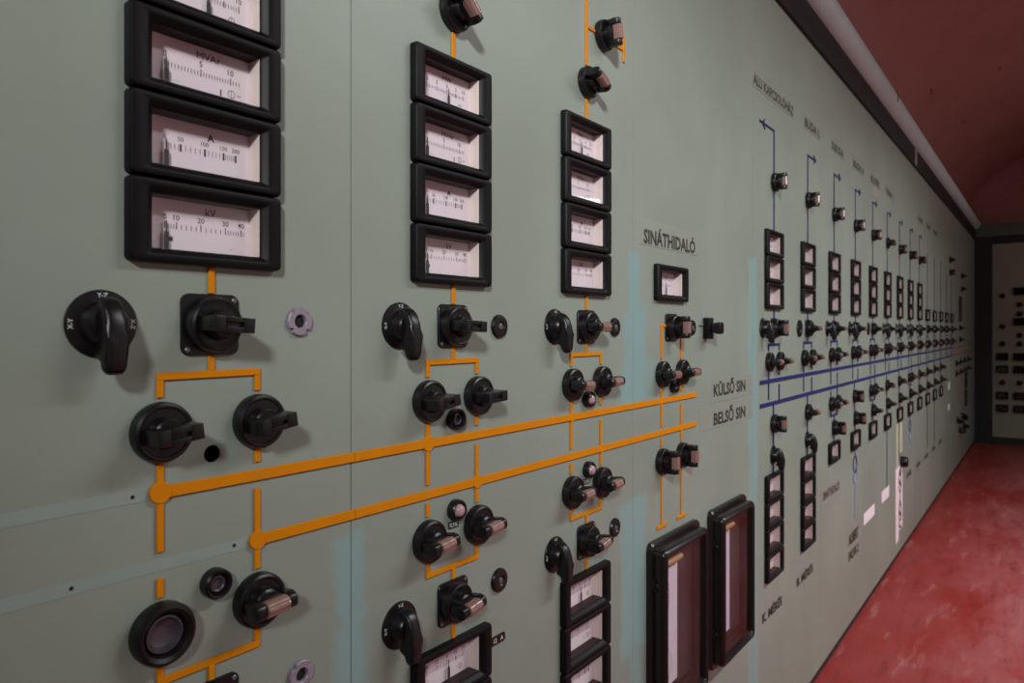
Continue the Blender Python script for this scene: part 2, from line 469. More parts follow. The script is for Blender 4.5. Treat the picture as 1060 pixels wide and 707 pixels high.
# room shell
YR, XBK = -3.1, XB
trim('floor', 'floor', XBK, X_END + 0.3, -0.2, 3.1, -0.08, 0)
def ell(t): return (-1.5 + 1.62 * math.cos(t), H + 1.16 + 0.92 * math.sin(t))
bm = bmesh.new(); N = 40; rings = []
for x in (XBK, X_END + 0.3):
    rings.append([bm.verts.new((x, *ell(math.pi * k / N))) for k in range(N + 1)] +
                 [bm.verts.new((x, ell(math.pi * k / N)[0] * 1.0, ell(math.pi * k / N)[1] + 0.06)) for k in range(N, -1, -1)])
m2 = len(rings[0])
for k in range(m2): bm.faces.new((rings[0][k], rings[1][k], rings[1][(k + 1) % m2], rings[0][(k + 1) % m2]))
struct('ceiling', mesh('ceiling', bm, 'vault'))
trim('wall_right', 'plaster', XBK, X_END + 0.3, 3.12, 3.22, 0, H + 1.20)
bm = bmesh.new(); add_box(bm, XBK - 0.1, XBK, -0.25, 3.2, 0, 3.4); struct('wall_back', mesh('wall_back', bm, 'plaster', smooth=0))
bm = bmesh.new(); add_box(bm, SX(SEAMS[0]), X_END + 0.3, -0.30, -0.17, 0, H + 1.2); struct('wall_behind_panel', mesh('wall_behind_panel', bm, 'plaster', smooth=0))
bm = bmesh.new(); add_box(bm, X_END + 0.30, X_END + 0.40, -0.3, 3.2, 0, 3.4); struct('wall_far', mesh('wall_far', bm, 'vault', smooth=0))
trim('trim_3', 'beam', X_END + 0.0, X_END + 0.30, 0.0, 3.1, H + 0.99, H + 1.125, 0.003)      # beam over the end panels
trim('trim_4', 'column', X_END + 0.001, X_END + 0.12, -0.16, 0.155, 0, H + 0.989)             # dark corner column
trim('baseboard_far', 'plinth', X_END + 0.06, X_END + 0.25, 0.156, 3.09, 0, 0.075)
bm = bmesh.new(); add_box(bm, X_END + 0.06, X_END + 0.12, 0.157, 3.09, H + 0.91, H + 0.989)
struct('trim_5', mesh('trim_5', bm, 'plinth', smooth=0))
end_x = X_END + 0.05
for k in range(4):
    bm = bmesh.new(); add_box(bm, end_x, end_x + 0.05, 0.157 + 0.733 * k, 0.157 + 0.733 * (k + 1) - 0.002, 0.0755, H + 0.909)
    if k == 0: endwall = struct('wall_end_panels', mesh('panel', bm, 'endpanel', smooth=0))
    else: obj('panel', mesh('panel', bm, 'endpanel', smooth=0), endwall)

# ------------------------------------------------------------------ shared part meshes
def P_frame():
    bm = bmesh.new()
    w, h = MW_, MH
    bridge(bm, [(loop_rr(*a[:3]), a[3]) for a in (
        (w, h, .0050, 0.0), (w, h, .0050, .0070), (w - .0010, h - .0010, .0046, .0095), (w - .0036, h - .0036, .0040, .0112), (w - .007, h - .007, .003, .0117),
        (.1215, .0610, .0030, .0117), (.1190, .0585, .0028, .0110), (.1105, .0520, .0022, .0070), (.1082, .0495, .0015, .0056), (.1070, .0485, .0012, .0044))])
    return mesh('frame', bm, 'frame')
def P_housing():
    bm = bmesh.new()
    x0, x1, z0, z1, pa, pb = -.0537, .0537, -.0244, .0244, .0044, -.0165
    c = {}
    for i, x in enumerate((x0, x1)):
        for j, z in enumerate((z0, z1)):
            for k, p in enumerate((pa, pb)): c[i, j, k] = bm.verts.new(V(x, p, z))
    f = [bm.faces.new((c[0, 0, 0], c[0, 1, 0], c[0, 1, 1], c[0, 0, 1])), bm.faces.new((c[1, 0, 0], c[1, 0, 1], c[1, 1, 1], c[1, 1, 0])),
         bm.faces.new((c[0, 0, 0], c[0, 0, 1], c[1, 0, 1], c[1, 0, 0])), bm.faces.new((c[0, 1, 0], c[1, 1, 0], c[1, 1, 1], c[0, 1, 1])),
         bm.faces.new((c[0, 0, 1], c[0, 1, 1], c[1, 1, 1], c[1, 0, 1]))]
    bm.normal_update()
    f[2].material_index = 1; f[3].material_index = 1
    me = bpy.data.meshes.new('housing'); bm.to_mesh(me); bm.free()
    me.materials.append(M['cream']); me.materials.append(M['frame'])
    return me
def P_dial(mat='dial'):
    bm = bmesh.new(); add_box(bm, -.0535, .0535, -.0160, -.0140, -.0242, .0242)
    return mesh('dial_face', bm, mat, smooth=0)
def P_glass():
    bm = bmesh.new(); add_box(bm, -.0533, .0533, .0028, .0038, -.0240, .0240)
    return mesh('glass_pane', bm, 'glass', smooth=0)
PR = -.01385
def ticks(bm, xs, zc, h, w=.0005):
    for x in xs: add_box(bm, x - w / 2, x + w / 2, PR - .0001, PR + .0001, zc - h / 2, zc + h / 2)
def ringo(bm, r, x, z):
    bridge(bm, [(circle(r, x, z, 20), PR), (circle(r - .0006, x, z, 20), PR)])
    ticks(bm, [x], z, 2 * r, .0004)
def lin(a, b, n): return [a + (b - a) * i / (n - 1) for i in range(n)]
def P_print(kind):
    bm = bmesh.new()
    T = lambda s, x, z, cap, bold=.008: add_text(bm, s, x, z, cap, PR, bold=bold)
    if kind == 'kV':
        T('kV', .012, .0130, .0072, .014)
        for s, x in (('0', -.033), ('10', -.022), ('20', .002), ('30', .0275), ('40', .0445)): T(s, x, .0052, .0050)
        ticks(bm, [-.033, -.022, .002, .0275, .0445], .0003, .0065, .0008)
        ticks(bm, lin(-.030, -.022, 4) + lin(-.022, .002, 6) + lin(.002, .0275, 6) + lin(.0275, .0470, 8), -.0008, .0042)
        add_box(bm, -.030, -.0255, PR - .0001, PR + .0001, -.0145, -.0105); T('~', .033, -.0185, .003)
    elif kind in ('A', 'AL'):
        T('A', .012, .0105, .0066, .035)
        for s, x, c in (('0', -.033, .004), ('50', -.018, .004), ('100', .006, .0042), ('150', .0255, .004), ('200', .0385, .004)): T(s, x, .0045, c)
        ticks(bm, [-.018, .006, .0255, .0385], -.0015, .0072, .0018)
        ticks(bm, lin(-.031, -.020, 4) + lin(-.018, .006, 6) + lin(.006, .0255, 6) + lin(.0255, .0385, 7), -.0015, .0052, .0004)
        T('– –', -.022, .0155, .0022)
    elif kind in ('MVAr', 'MVAr0', 'MVArL'):
        T('MVAr', .010, .0125, .0070, 0)
        o = -.033 if kind == 'MVAr0' else -.036
        for s, x in (('0', o), ('5', .002), ('10', .033)): T(s, x, .0050, .0055)
        ticks(bm, [o, .002, .033], -.0008, .0072, .0008)
        ticks(bm, lin(o, .002, 12) + lin(.002, .033, 12) + [.036, .039, .042], -.0015, .0042)
        T('– – –', -.022, -.0160, .0022)
        ringo(bm, .0040, .034, -.0130)
        T('~', .042, -.0150, .005)
        ticks(bm, [.0225], -.0140, .0060, .0012)
    elif kind in ('MW', 'MWL'):
        T('MW', .008, .0125, .0070, 0)
        lab = ('10', '5', '0', '5', '10') if kind == 'MW' else ('20', '10', '0', '10', '20')
        for s, x in zip(lab, (-.032, -.012, .008, .026, .042)): T(s, x, .0045, .0050)
        ticks(bm, [-.032, -.012, .008, .026, .042], -.0012, .0070, .0008)
        ticks(bm, lin(-.032, .042, 27), -.0018, .0044)
        ringo(bm, .0036, .034, -.0150)
    else:
        T('V', .012, .0110, .0062, .012)
        for s, x in (('0', -.020), ('5', .008), ('10', .034)): T(s, x, .0035, .0046)
        ticks(bm, lin(-.030, .040, 15), -.0020, .0050)
    return mesh('printing', bm, 'ink', smooth=0)
def P_needle(x):
    bm = bmesh.new()
    add_box(bm, x - .0006, x + .0006, -.0112, -.0106, -.012, .0035)
    add_box(bm, x - .0021, x + .0021, -.0112, -.0100, -.0240, -.0062, .0004)
    return mesh('needle', bm, 'label', smooth=0)
def P_case():
    bm = bmesh.new(); bridge(bm, [(loop_rr(MW_, MH, .005), -.018), (loop_rr(MW_, MH, .005), -.0002)])
    return mesh('case', bm, 'frame')
PM = dict(case=P_case(), frame=P_frame(), housing=P_housing(), dial=P_dial(), dark=P_dial('frame'), glass=P_glass())
PRINT = {k: P_print(k) for k in ('kV', 'A', 'AL', 'MVAr', 'MVAr0', 'MVArL', 'MW', 'MWL', 'V')}
PRINT['VL'] = PRINT['V']; PRINT['D'] = PRINT['V']
NEED = {'kV': P_needle(-.033), 'MW': P_needle(.008), 'V': P_needle(.008)}
for k in ('A', 'AL', 'MVAr', 'MVAr0', 'MVArL'): NEED[k] = NEED['kV']
NEED['MWL'] = NEED['MW']; NEED['VL'] = NEED['V']; NEED['D'] = NEED['V']
FACE_NAME = {'kV': 'kV', 'A': 'A', 'AL': 'A', 'MVAr': 'MVAr', 'MVAr0': 'MVAr', 'MVArL': 'MVAr', 'MW': 'MW', 'MWL': 'MW'}

def meter(S, zbot, kind, label, group, sx=1.0):
    t = root('panel_meter', S, zbot + MH / 2, label, 'meter', group, 0.018 if FAR is not None else 0.0)
    t.scale.x = sx
    if FAR is not None: obj('case', PM['case'], t)
    obj('frame', PM['frame'], t)
    obj('housing', PM['housing'], t)
    d = obj('dial_face', PM['dark' if kind == 'D' else 'dial'], t); obj('printing', PRINT[kind], d)
    obj('needle', NEED[kind], t)
    obj('glass_pane', PM['glass'], t)
    return t
def rank(i, n):
    if n == 1: return ''
    if n == 2: return ('lowest', 'topmost')[i]
    if n == 3: return ('lowest', 'middle', 'topmost')[i]
    return ('lowest', 'second lowest', 'second highest', 'topmost')[i]
for (S, z, kind, col, group, where, i, n) in meters_todo:
    nm = FACE_NAME.get(kind, '')
    lab = 'black-framed %smeter, %s%s, %s' % (nm + ' ' if nm else '', rank(i, n) + ' of ' if n > 1 else '', where, col)
    meter(S, z, kind, lab, group)

# --- rotary knobs
def P_round():
    bm = bmesh.new()
    lathe(bm, [(.0268, 0), (.0272, .0015), (.0272, .0085), (.0262, .0112), (.0240, .0125), (.0222, .0122), (.0215, .0112), (.0150, .0112), (.0142, .0150), (.0135, .0200), (.0115, .0215)], 40)
    return mesh('base', bm, 'bakelite')
def P_plate():
    bm = bmesh.new()
    bridge(bm, [(loop_rr(.058, .058, .008), 0), (loop_rr(.058, .058, .008), .0022), (loop_rr(.0568, .0568, .0075), .003)], False, True)
    return mesh('mounting_plate', bm, 'bakelite')
def P_drum():
    bm = bmesh.new()
    lathe(bm, [(.0262, .003), (.0262, .0125), (.0252, .0150), (.0232, .0162), (.0215, .0155), (.0150, .0155), (.0142, .0195), (.0135, .0245), (.0115, .026)], 40)
    return mesh('drum', bm, 'bakelite')
def P_screw():
    bm = bmesh.new(); lathe(bm, [(.0026, .0028), (.0026, .0036), (.0018, .0042)], 12)
    return mesh('screw', bm, 'steel')
def P_bar():
    bm = bmesh.new()
    L, t, q = .0205, .0070, .0090
    add_box(bm, -L, L, .0120, .0362, -t, t, .0012)
    # front rim leaves a slot open in the middle
    add_box(bm, -L, -q, .0355, .0400, -t, t, .0006)
    add_box(bm, q, L, .0355, .0400, -t, t, .0006)
    add_box(bm, -q, q, .0355, .0400, .0022, t, .0004)
    add_box(bm, -q, q, .0355, .0400, -t, -.0022, .0004)
    return mesh('handle', bm, 'bakelite')
def P_lensbar():
    bm = bmesh.new()
    extrude_profile(bm, [(.012, -.0068), (.025, -.0068), (.025, .0068), (.012, .0068)], -.0140, .0140, .0010)
    for a, b in ((-.0235, -.0122), (.0122, .0225)):
        extrude_profile(bm, [(.0145, -.0066), (.0300, -.0088), (.0365, -.0066), (.0385, -.003), (.0385, .003), (.0365, .0066), (.0300, .0088), (.0145, .0066)], a, b, .0012, 2)
    return mesh('handle', bm, 'bakelite')
def P_lens():
    bm = bmesh.new()
    extrude_profile(bm, [(.0262, -.0066), (.0345, -.0080), (.0395, -.0060), (.0402, -.0022), (.0415, -.0012), (.0415, .0012), (.0402, .0022), (.0395, .0060), (.0345, .0080), (.0262, .0066)], -.0121, .0121, .0005, 1)
    return mesh('lens', bm, 'lens', smooth=20)
def P_selbase():
    bm = bmesh.new()
    lathe(bm, [(.0288, 0), (.0290, .0012), (.0284, .0024), (.0230, .0026), (.0195, .0035), (.0180, .0090), (.0165, .0150), (.0140, .0180)], 40)
    return mesh('dial_plate', bm, 'bakelite')
def P_seldisc():
    bm = bmesh.new(); lathe(bm, [(.0272, 0), (.0275, .0020), (.0262, .0046), (.0200, .0056), (.0120, .0050), (.0100, .0036), (.0070, .0034)], 36)
    return mesh('dial_plate', bm, 'bakelite')
def P_pistol():
    bm = bmesh.new()
    prof = [(.009, .0235), (.0180, .0215), (.0255, .0140), (.0305, .0020), (.0325, -.0120), (.0325, -.0330), (.0300, -.0400), (.0245, -.0425), (.0185, -.0400), (.0155, -.0330), (.0145, -.0240), (.009, -.0180)]
    extrude_profile(bm, prof, -.0088, .0088, .0052, 4)
    return mesh('pistol_handle', bm, 'bakelite', smooth=50)
def P_sellet():
    out = []
    for a in (('Y-Z', 0, .0225, 0), ('X-Y', -.0248, -.0018, 90), ('X-Z', .0248, -.0018, -90)):
        bm = bmesh.new(); add_text(bm, a[0], a[1], a[2], .0036, .0029, bold=.02, rot=a[3])
        out.append(mesh('lettering', bm, 'white', smooth=0))
    return out
KB = dict(round=P_round(), plate=P_plate(), drum=P_drum(), screw=P_screw(), bar=P_bar(), lensbar=P_lensbar(), lens=P_lens(), selbase=P_selbase(), seldisc=P_seldisc(), pistol=P_pistol(), sellet=P_sellet())

def handle(t, angle, lens, off=0.0):
    h = obj('handle', KB['lensbar' if lens else 'bar'], t, (0, -off, 0), (0, R(angle), 0))
    if lens: obj('lens', KB['lens'], h)
def knob(S, z, label, group, angle=0, lens=True):
    t = root('rotary_knob', S, z, label, 'knob', group)
    obj('base', KB['round'], t)
    handle(t, angle, lens)
    return t
def plate_switch(S, z, label, group, angle=0, lens=True):
    t = root('control_switch', S, z, label, 'switch', group)
    pl = obj('mounting_plate', KB['plate'], t)
    for sx, sz in ((1, 1), (-1, -1)): obj('screw', KB['screw'], pl, (sx * .0235, 0, sz * .0235))
    obj('drum', KB['drum'], t)
    handle(t, angle, lens, .004)
    return t
def selector(S, z, label, group, grip=True, letters=True):
    t = root('selector_switch', S, z, label, 'switch', group)
    obj('dial_plate', KB['selbase' if grip else 'seldisc'], t)
    if letters and grip:
        for me in KB['sellet']: obj('lettering', me, t)
    if grip: obj('pistol_handle', KB['pistol'], t)
    return t

# --- small round fittings
def P_ring():
    bm = bmesh.new(); lathe(bm, [(.0143, 0), (.0145, .004), (.0140, .0100), (.0125, .0118), (.0108, .0112), (.0090, .0070), (.0085, .0030)], 28)
    return mesh('ring', bm, 'bakelite')
def P_dome():
    bm = bmesh.new(); lathe(bm, [(.0088, .006), (.0085, .0105), (.0070, .0135), (.0045, .0152), (.0015, .0158)], 24)
    return mesh('lens_dome', bm, 'dome')
def P_socket():
    bm = bmesh.new(); lathe(bm, [(.0080, .0032), (.0078, .0075), (.0066, .0080), (.0056, .0072), (.0050, .0036)], 20, cap1=True)
    return mesh('socket', bm, 'darkmetal')
def P_button():
    bm = bmesh.new(); lathe(bm, [(.0172, 0), (.0174, .0020), (.0160, .0046), (.0120, .0058), (.0080, .0056), (.0062, .0038), (.0050, .0036)], 32)
    return mesh('bezel', bm, 'bakelite')
def P_btncap():
    bm = bmesh.new(); lathe(bm, [(.0046, .0036), (.0044, .0052), (.0030, .0058)], 16)
    return mesh('button_cap', bm, 'steel')
def P_nut():
    bm = bmesh.new()
    n = 48; loops = []
    def lp(r, p, notch):
        pts = []
        for i in range(n):
            a = 2 * math.pi * i / n
            rr = r - (.0032 if notch and (i % 12) in (5, 6) else 0)
            pts.append((rr * math.cos(a), rr * math.sin(a)))
        return pts, p
    bridge(bm, [lp(.0158, 0, False), lp(.0158, .0012, False), lp(.0152, .0012, True), lp(.0150, .0040, True), lp(.0142, .0046, True), lp(.0078, .0046, False), lp(.0070, .0036, False), lp(.0066, -.0100, False)], False, False)
    return mesh('flange', bm, 'metal')
def P_nuthole():
    bm = bmesh.new(); lathe(bm, [(.0066, .0006), (.0050, .0008)], 24)
    return mesh('bore', bm, 'hole')
def P_dish():
    bm = bmesh.new(); lathe(bm, [(.0272, 0), (.0277, .0020), (.0277, .0120), (.0262, .0150), (.0235, .0160), (.0200, .0140), (.0172, .0060), (.0150, .0030)], 40)
    return mesh('ring', bm, 'bakelite')
def P_dishcup():
    bm = bmesh.new(); lathe(bm, [(.0172, .0070), (.0165, .0105), (.0150, .0108), (.0125, .0050), (.0090, .0036), (.0040, .0034)], 32)
    return mesh('cup', bm, 'darkmetal')
FT = dict(ring=P_ring(), dome=P_dome(), socket=P_socket(), button=P_button(), cap=P_btncap(), nut=P_nut(), bore=P_nuthole(), dish=P_dish(), cup=P_dishcup())
def lamp(S, z, label, group, lit=True):
    t = root('indicator_lamp', S, z, label, 'indicator lamp', group)
    obj('ring', FT['ring'], t)
    if lit: obj('lens_dome', FT['dome'], t)
    else: obj('socket', FT['socket'], t)
def button(S, z, label, group):
    t = root('round_button', S, z, label, 'button', group)
    obj('bezel', FT['button'], t); obj('button_cap', FT['cap'], t)
def nut(S, z, label, group):
    t = root('flanged_nut', S, z, label, 'nut', group)
    obj('flange', FT['nut'], t); obj('bore', FT['bore'], t)

# --- mimic strips
SW, ST = .0062, .0028
def strip_mesh(x0, x1, z0, z1, mat, t=ST, p0=0.0):
    bm = bmesh.new(); add_box(bm, x0, x1, p0, t, z0, z1, .0005, 1)
    return mesh('strip', bm, mat)
def vstrip(S, z0, z1, mat, label, group, w=SW):
    return single('mimic_strip', strip_mesh(-w / 2, w / 2, z0 - z1, 0, mat), S, z1, label, 'strip', group)
def bracket(S, zbar, dz_leg, dz_stem, mat, label, group, hw=.049, legs=(1, 1), name='mimic_bracket'):
    """bar at zbar from -hw to hw; dz_leg: far end of the legs, dz_stem: far end of the stem (relative to zbar)"""
    t = root(name, S, zbar, label, 'strip', group)
    obj('bar', strip_mesh(-hw - .003, hw + .003, -.0034, .0034, mat), t)
    def v(name, x, z):
        e = .0034 if z > 0 else -.0034
        obj(name, strip_mesh(x - SW / 2, x + SW / 2, min(e, z), max(e, z), mat, ST - .0002), t)
    if legs[0]: v('leg', -hw, dz_leg)
    if legs[1]: v('leg', hw, dz_leg)
    if dz_stem: v('stem', 0, dz_stem)
    return t
def disc_mesh(r, mat):
    bm = bmesh.new(); lathe(bm, [(r, 0), (r, .0034), (r - .0005, .0040)], 28)
    return mesh('junction_disc', bm, mat)
def bus(S0, S1, z, mat, joints, discs, r, label, group):
    t = root('bus_line', S0, z, label, 'bus line', group)
    pts = [S0] + joints + [S1]
    for a, b in zip(pts[:-1], pts[1:]):
        obj('segment', strip_mesh(a - S0 + .0004, b - S0 - .0004, -.0055, .0055, mat, .0031), t)
    for s, rr in discs: obj('junction_disc', disc_mesh(rr, mat), t, (s - S0, 0, 0))
HB = .0058     # half height of a bus plus clearance
DX = .049

GO, GB = 'orange mimic strips', 'blue mimic strips'
bus(OC[0] - DX, 2.011, BUS_U, 'orange', [1.0222, 1.708], [(OC[0] - DX, .0098), (OC[1] - DX, .0098), (OC[2] - DX, .0074)], 0, 'upper long orange bus strip crossing the sage panels', 'orange bus lines')
bus(OC[0] + DX, 2.011, BUS_L, 'orange', [1.0222, 1.708], [(OC[0] + DX, .0092), (OC[1] + DX, .0092), (OC[2] + DX, .0074)], 0, 'lower long orange bus strip crossing the sage panels', 'orange bus lines')
bus(2.456, 7.30, BUS_U, 'blue', [3.114, 3.835, 4.556, 5.277, 5.998, 6.719], [], 0, 'upper long blue bus strip beyond the recorders', 'blue bus lines')
bus(2.456, 7.30, BUS_L, 'blue', [3.114, 3.835, 4.556, 5.277, 5.998, 6.719], [], 0, 'lower long blue bus strip beyond the recorders', 'blue bus lines')
bus(7.33, 9.50, BUS_U, 'red', [8.16, 8.84], [], 0, 'upper red bus strip of the end bay', 'red bus lines')
bus(7.33, 9.50, BUS_L, 'red', [8.16, 8.84], [], 0, 'lower red bus strip of the end bay', 'red bus lines')

ZS, ZK, ZBR = 0.005, -0.0915, -0.042      # switch row, knob row, bracket bar (upper); the lower half mirrors it
ZK2, ZBR2, ZS2 = -0.271, -0.316, -0.363
KR = .0277
def upper_half(S, mat, col, g, lensed, ang_s=0, ang=(0, 0), sel='grip', nutcol=False, btn=True, lamp_kind='socket', meters=True, stem_label=True, letters=True):
    c = 'orange' if mat == 'orange' else 'blue'
    G = 'orange columns' if mat == 'orange' else 'blue columns'
    vstrip(S, ZS + .0295, Z_UP - .0005, mat, 'short %s strip under upper meters, %s' % (c, col), g)
    plate_switch(S - .001, ZS, 'black square-plate switch, %s handle, under upper meters, %s' % ('lens' if lensed else 'slotted', col), 'square switches of the ' + G, ang_s, lensed)
    if sel: selector(S - .098, ZS, 'black %s beside upper square switch, %s' % ('pistol-grip selector' if sel == 'grip' else 'gripless selector plate', col), 'selectors of the ' + G, sel == 'grip', letters)
    if nutcol: nut(S + .099, ZS + .004, 'grey notched flange nut beside upper square switch, %s' % col, 'flange nuts')
    elif btn: button(S + .099, ZS, 'flat black button beside upper square switch, %s' % col, 'flat buttons')
    bracket(S, ZBR, -.019, ZS - .0295 - ZBR, mat, 'upper %s bracket strip forking to two knobs, %s' % (c, col), g)
    knob(S - DX, ZK, 'black knob, %s handle, strip meeting upper bus, %s' % ('lens' if lensed else 'slotted', col), 'knobs above the buses, ' + G, ang[0], lensed)
    knob(S + DX, ZK, 'black knob, %s handle, strip short of upper bus, %s' % ('lens' if lensed else 'slotted', col), 'knobs above the buses, ' + G, ang[1], lensed)
    vstrip(S - DX, BUS_U + HB, ZK - KR, mat, '%s strip from knob down onto upper bus, %s' % (c, col), g)
    vstrip(S + DX, -.1330, ZK - KR, mat, 'short %s strip ending above upper bus, %s' % (c, col), g)
    if lamp_kind: lamp(S + .002, -.1195, 'small round %s between knobs over upper bus, %s' % ('pink lamp' if lamp_kind == 'lit' else 'black socket', col), 'indicator lamps', lamp_kind == 'lit')

def between(S, mat, col, g, third=True):
    c = 'orange' if mat == 'orange' else 'blue'
    vstrip(S - DX, -.1995, BUS_U - HB, mat, '%s strip hanging from upper bus, %s' % (c, col), g)
    vstrip(S + DX, BUS_L + HB, -.1595, mat, '%s strip standing on lower bus, %s' % (c, col), g)
    if third:
        vstrip(S - DX, -.2405, -.2230, mat, 'tiny %s strip between lower bus and knob, %s' % (c, col), g)
        vstrip(S + DX, -.2405, BUS_L - HB, mat, '%s strip from lower bus to knob, %s' % (c, col), g)

# ------------------------------------------------------------------ orange columns
for i, S in enumerate(OC):
    col = OCOL[i]
    upper_half(S, 'orange', col, GO, i == 2, (4, 3, 0)[i], ((-6, -9), (-8, -3), (3, -3))[i], 'grip', i == 0, True, (None, 'socket', 'lit')[i])
    between(S, 'orange', col, GO)
    # lower half
    lamp(S + .003, -.2415, 'small round %s between knobs under lower bus, %s' % ('pink lamp' if i else 'black socket', col), 'indicator lamps', i > 0)
    if i == 0:
        t = root('ring_socket', S - DX, ZK2, 'wide black ring socket without knob, %s' % col, 'socket')
        obj('ring', FT['dish'], t); obj('cup', FT['cup'], t)
    else: knob(S - DX, ZK2, 'black knob, lens handle, under lower bus short strip, %s' % col, 'knobs under the buses, orange columns', (0, -6, -4)[i], True)
    knob(S + DX, ZK2, 'black knob, lens handle, on lower bus strip, %s' % col, 'knobs under the buses, orange columns', (-4, -5, -5)[i], True)
    bracket(S, ZBR2, .0170, ZS2 + .0295 - ZBR2, 'orange', 'lower orange bracket strip joining two knobs, %s' % col, GO)
    plate_switch(S - .001, ZS2, 'black square-plate switch, lens handle, below lower bracket, %s' % col, 'square switches of the orange columns', -8, True)
    if i == 0: nut(S + .101, ZS2 - .004, 'grey notched flange nut beside lower square switch, %s' % col, 'flange nuts')
    else:
        button(S + .099, ZS2, 'flat black button beside lower square switch, %s' % col, 'flat buttons')
        selector(S - .098, ZS2, 'black pistol-grip selector beside lower square switch, %s' % col, 'selectors of the orange columns')
        vstrip(S, Z_LO + .0005, ZS2 - .0295, 'orange', 'short orange strip above lower meters, %s' % col, GO)
    # above the meters
    if i == 1:
        knob(S, .426, 'black knob with smoky lens handle above the meters, %s' % col, 'knobs above the meters', 40, True)
        vstrip(S, Z_UP + 3 * MP + MH + .0005, .426 - KR, 'orange', 'orange strip from top knob to meters, %s' % col, GO)
        vstrip(S, .426 + KR, .62, 'orange', 'orange strip rising above top knob, %s' % col, GO)
    if i == 2:
        knob(S, .426, 'black knob with smoky lens handle just above meters, %s' % col, 'knobs above the meters', 25, True)
        vstrip(S, Z_UP + 3 * MP + MH + .0005, .426 - KR, 'orange', 'orange strip from top knob to meters, %s' % col, GO)
        t = root('mimic_branch', S, .4565, 'tall orange strip with side branch above the knobs, %s' % col, 'strip', GO)
        obj('upright', strip_mesh(-SW / 2, SW / 2, 0, .22, 'orange'), t)
        obj('arm', strip_mesh(SW / 2, .028, .0655, .0715, 'orange', ST - .0002), t)
        t = root('mimic_branch', S + .134, .525, 'small orange tee strip beside the highest knob, %s' % col, 'strip', GO)
        obj('arm', strip_mesh(-.052, -SW / 2, -.003, .003, 'orange', ST - .0002), t)
        obj('upright', strip_mesh(-SW / 2, SW / 2, -.023, .025, 'orange'), t)
        knob(S + .055, .525, 'black knob with upright lens handle on branch strip, %s' % col, 'knobs above the meters', 80, True)

# lettered tags
def tag_plate(name, S, z, w, h, txt, matb, matt, label, cat, cap, p=0.0, r=.001, rot=0, width=None):
    t = root(name, S, z, label, cat)
    bm = bmesh.new(); bridge(bm, [(loop_rr(w, h, r), 0), (loop_rr(w, h, r), .0010)], True, True)
    obj('plate', mesh('plate', bm, matb, smooth=0), t)
    for wd, x in ([(txt, 0)] if ' ' not in txt else [(txt.split()[0], -w * .06), (txt.split()[1], w * .30)]):
        bm = bmesh.new(); add_text(bm, wd, x, -cap / 2, cap, .0012, width=width, bold=.015)
        obj('lettering', mesh('lettering', bm, matt, smooth=0), t)
    if rot: t.rotation_euler.y = R(rot)
    return t
tag_plate('lettered_tag', OC[1] + .001, -.2610, .0205, .0098, 'RLMZ', 'tagg', 'white', 'small dark green tag under pink lamp, ' + OCOL[1], 'tag', .0052, width=.0155)
tag_plate('lettered_tag', OC[2] + .001, -.2610, .0205, .0098, 'RLMZ', 'tagg', 'white', 'small dark green tag under pink lamp, ' + OCOL[2], 'tag', .0052, width=.0155)
tag_plate('lettered_tag', OC[1] + .093, -.4485, .042, .0130, '12 A', 'bakelite', 'white', 'small black 12 A tag at lower meter edge, ' + OCOL[1], 'tag', .0062, r=.004)

# marks left by removed strips
for z, s1, holes, lab in ((BUS_U, OC[0] - DX - .0105, (.7755,), 'upper'), (BUS_L, OC[0] + DX - .0098, (.7270, .8722), 'lower')):
    t = root('strip_mark', s1, z, 'pale band continuing the %s orange bus where the strip is missing' % lab, 'paint mark', 'old strip marks')
    bm = bmesh.new(); add_box(bm, -(s1 - SX(0) * 0 - .335), 0, 0, .0004, -.0055, .0055)
    obj('band', mesh('band', bm, 'stripe', smooth=0), t)
    for hs in holes:
        bm = bmesh.new(); lathe(bm, [(.0018, .0003), (.0018, .0006), (.0012, .0006)], 14); obj('screw_hole', mesh('screw_hole', bm, 'hole'), t, (hs - s1, 0, 0))

# ------------------------------------------------------------------ column under the SINATHIDALO plate
S = O4; col = O4COL
tag4 = lambda a: '%s, %s' % (a, col)
plate_switch(S - .002, ZS, tag4('black square-plate switch with upright lens handle below meter'), 'square switches of the orange columns', 90, True)
button(S + .106, ZS, tag4('flat black button beside square switch'), 'flat buttons')
t = root('mimic_branch', S - DX, ZS + .004, tag4('orange strip with top elbow running to the square switch'), 'strip', GO)
obj('upright', strip_mesh(-SW / 2, SW / 2, -.0690, .003, 'orange'), t); obj('arm', strip_mesh(SW / 2, .0185, -.003, .003, 'orange', ST - .0002), t)
vstrip(S + DX, -.0625, ZS - .012, 'orange', tag4('orange strip below square switch to a knob'), GO)
knob(S - DX, ZK, tag4('black knob with lens handle, strip meeting upper bus'), 'knobs above the buses, orange columns', 0, True)
knob(S + DX, ZK, tag4('black knob with lens handle, strip short of upper bus'), 'knobs above the buses, orange columns', -2, True)
vstrip(S - DX, BUS_U + HB, ZK - KR, 'orange', tag4('orange strip from knob down onto upper bus'), GO)
vstrip(S + DX, -.1330, ZK - KR, 'orange', tag4('short orange strip ending above upper bus'), GO)
lamp(S + .006, -.1195, tag4('small black socket between knobs over upper bus'), 'indicator lamps', False)
between(S, 'orange', col, GO)
knob(S - DX, ZK2, tag4('black knob, upright lens handle, under lower bus short strip'), 'knobs under the buses, orange columns', 90, True)
knob(S + DX, ZK2, tag4('black knob, upright lens handle, on lower bus strip'), 'knobs under the buses, orange columns', 90, True)
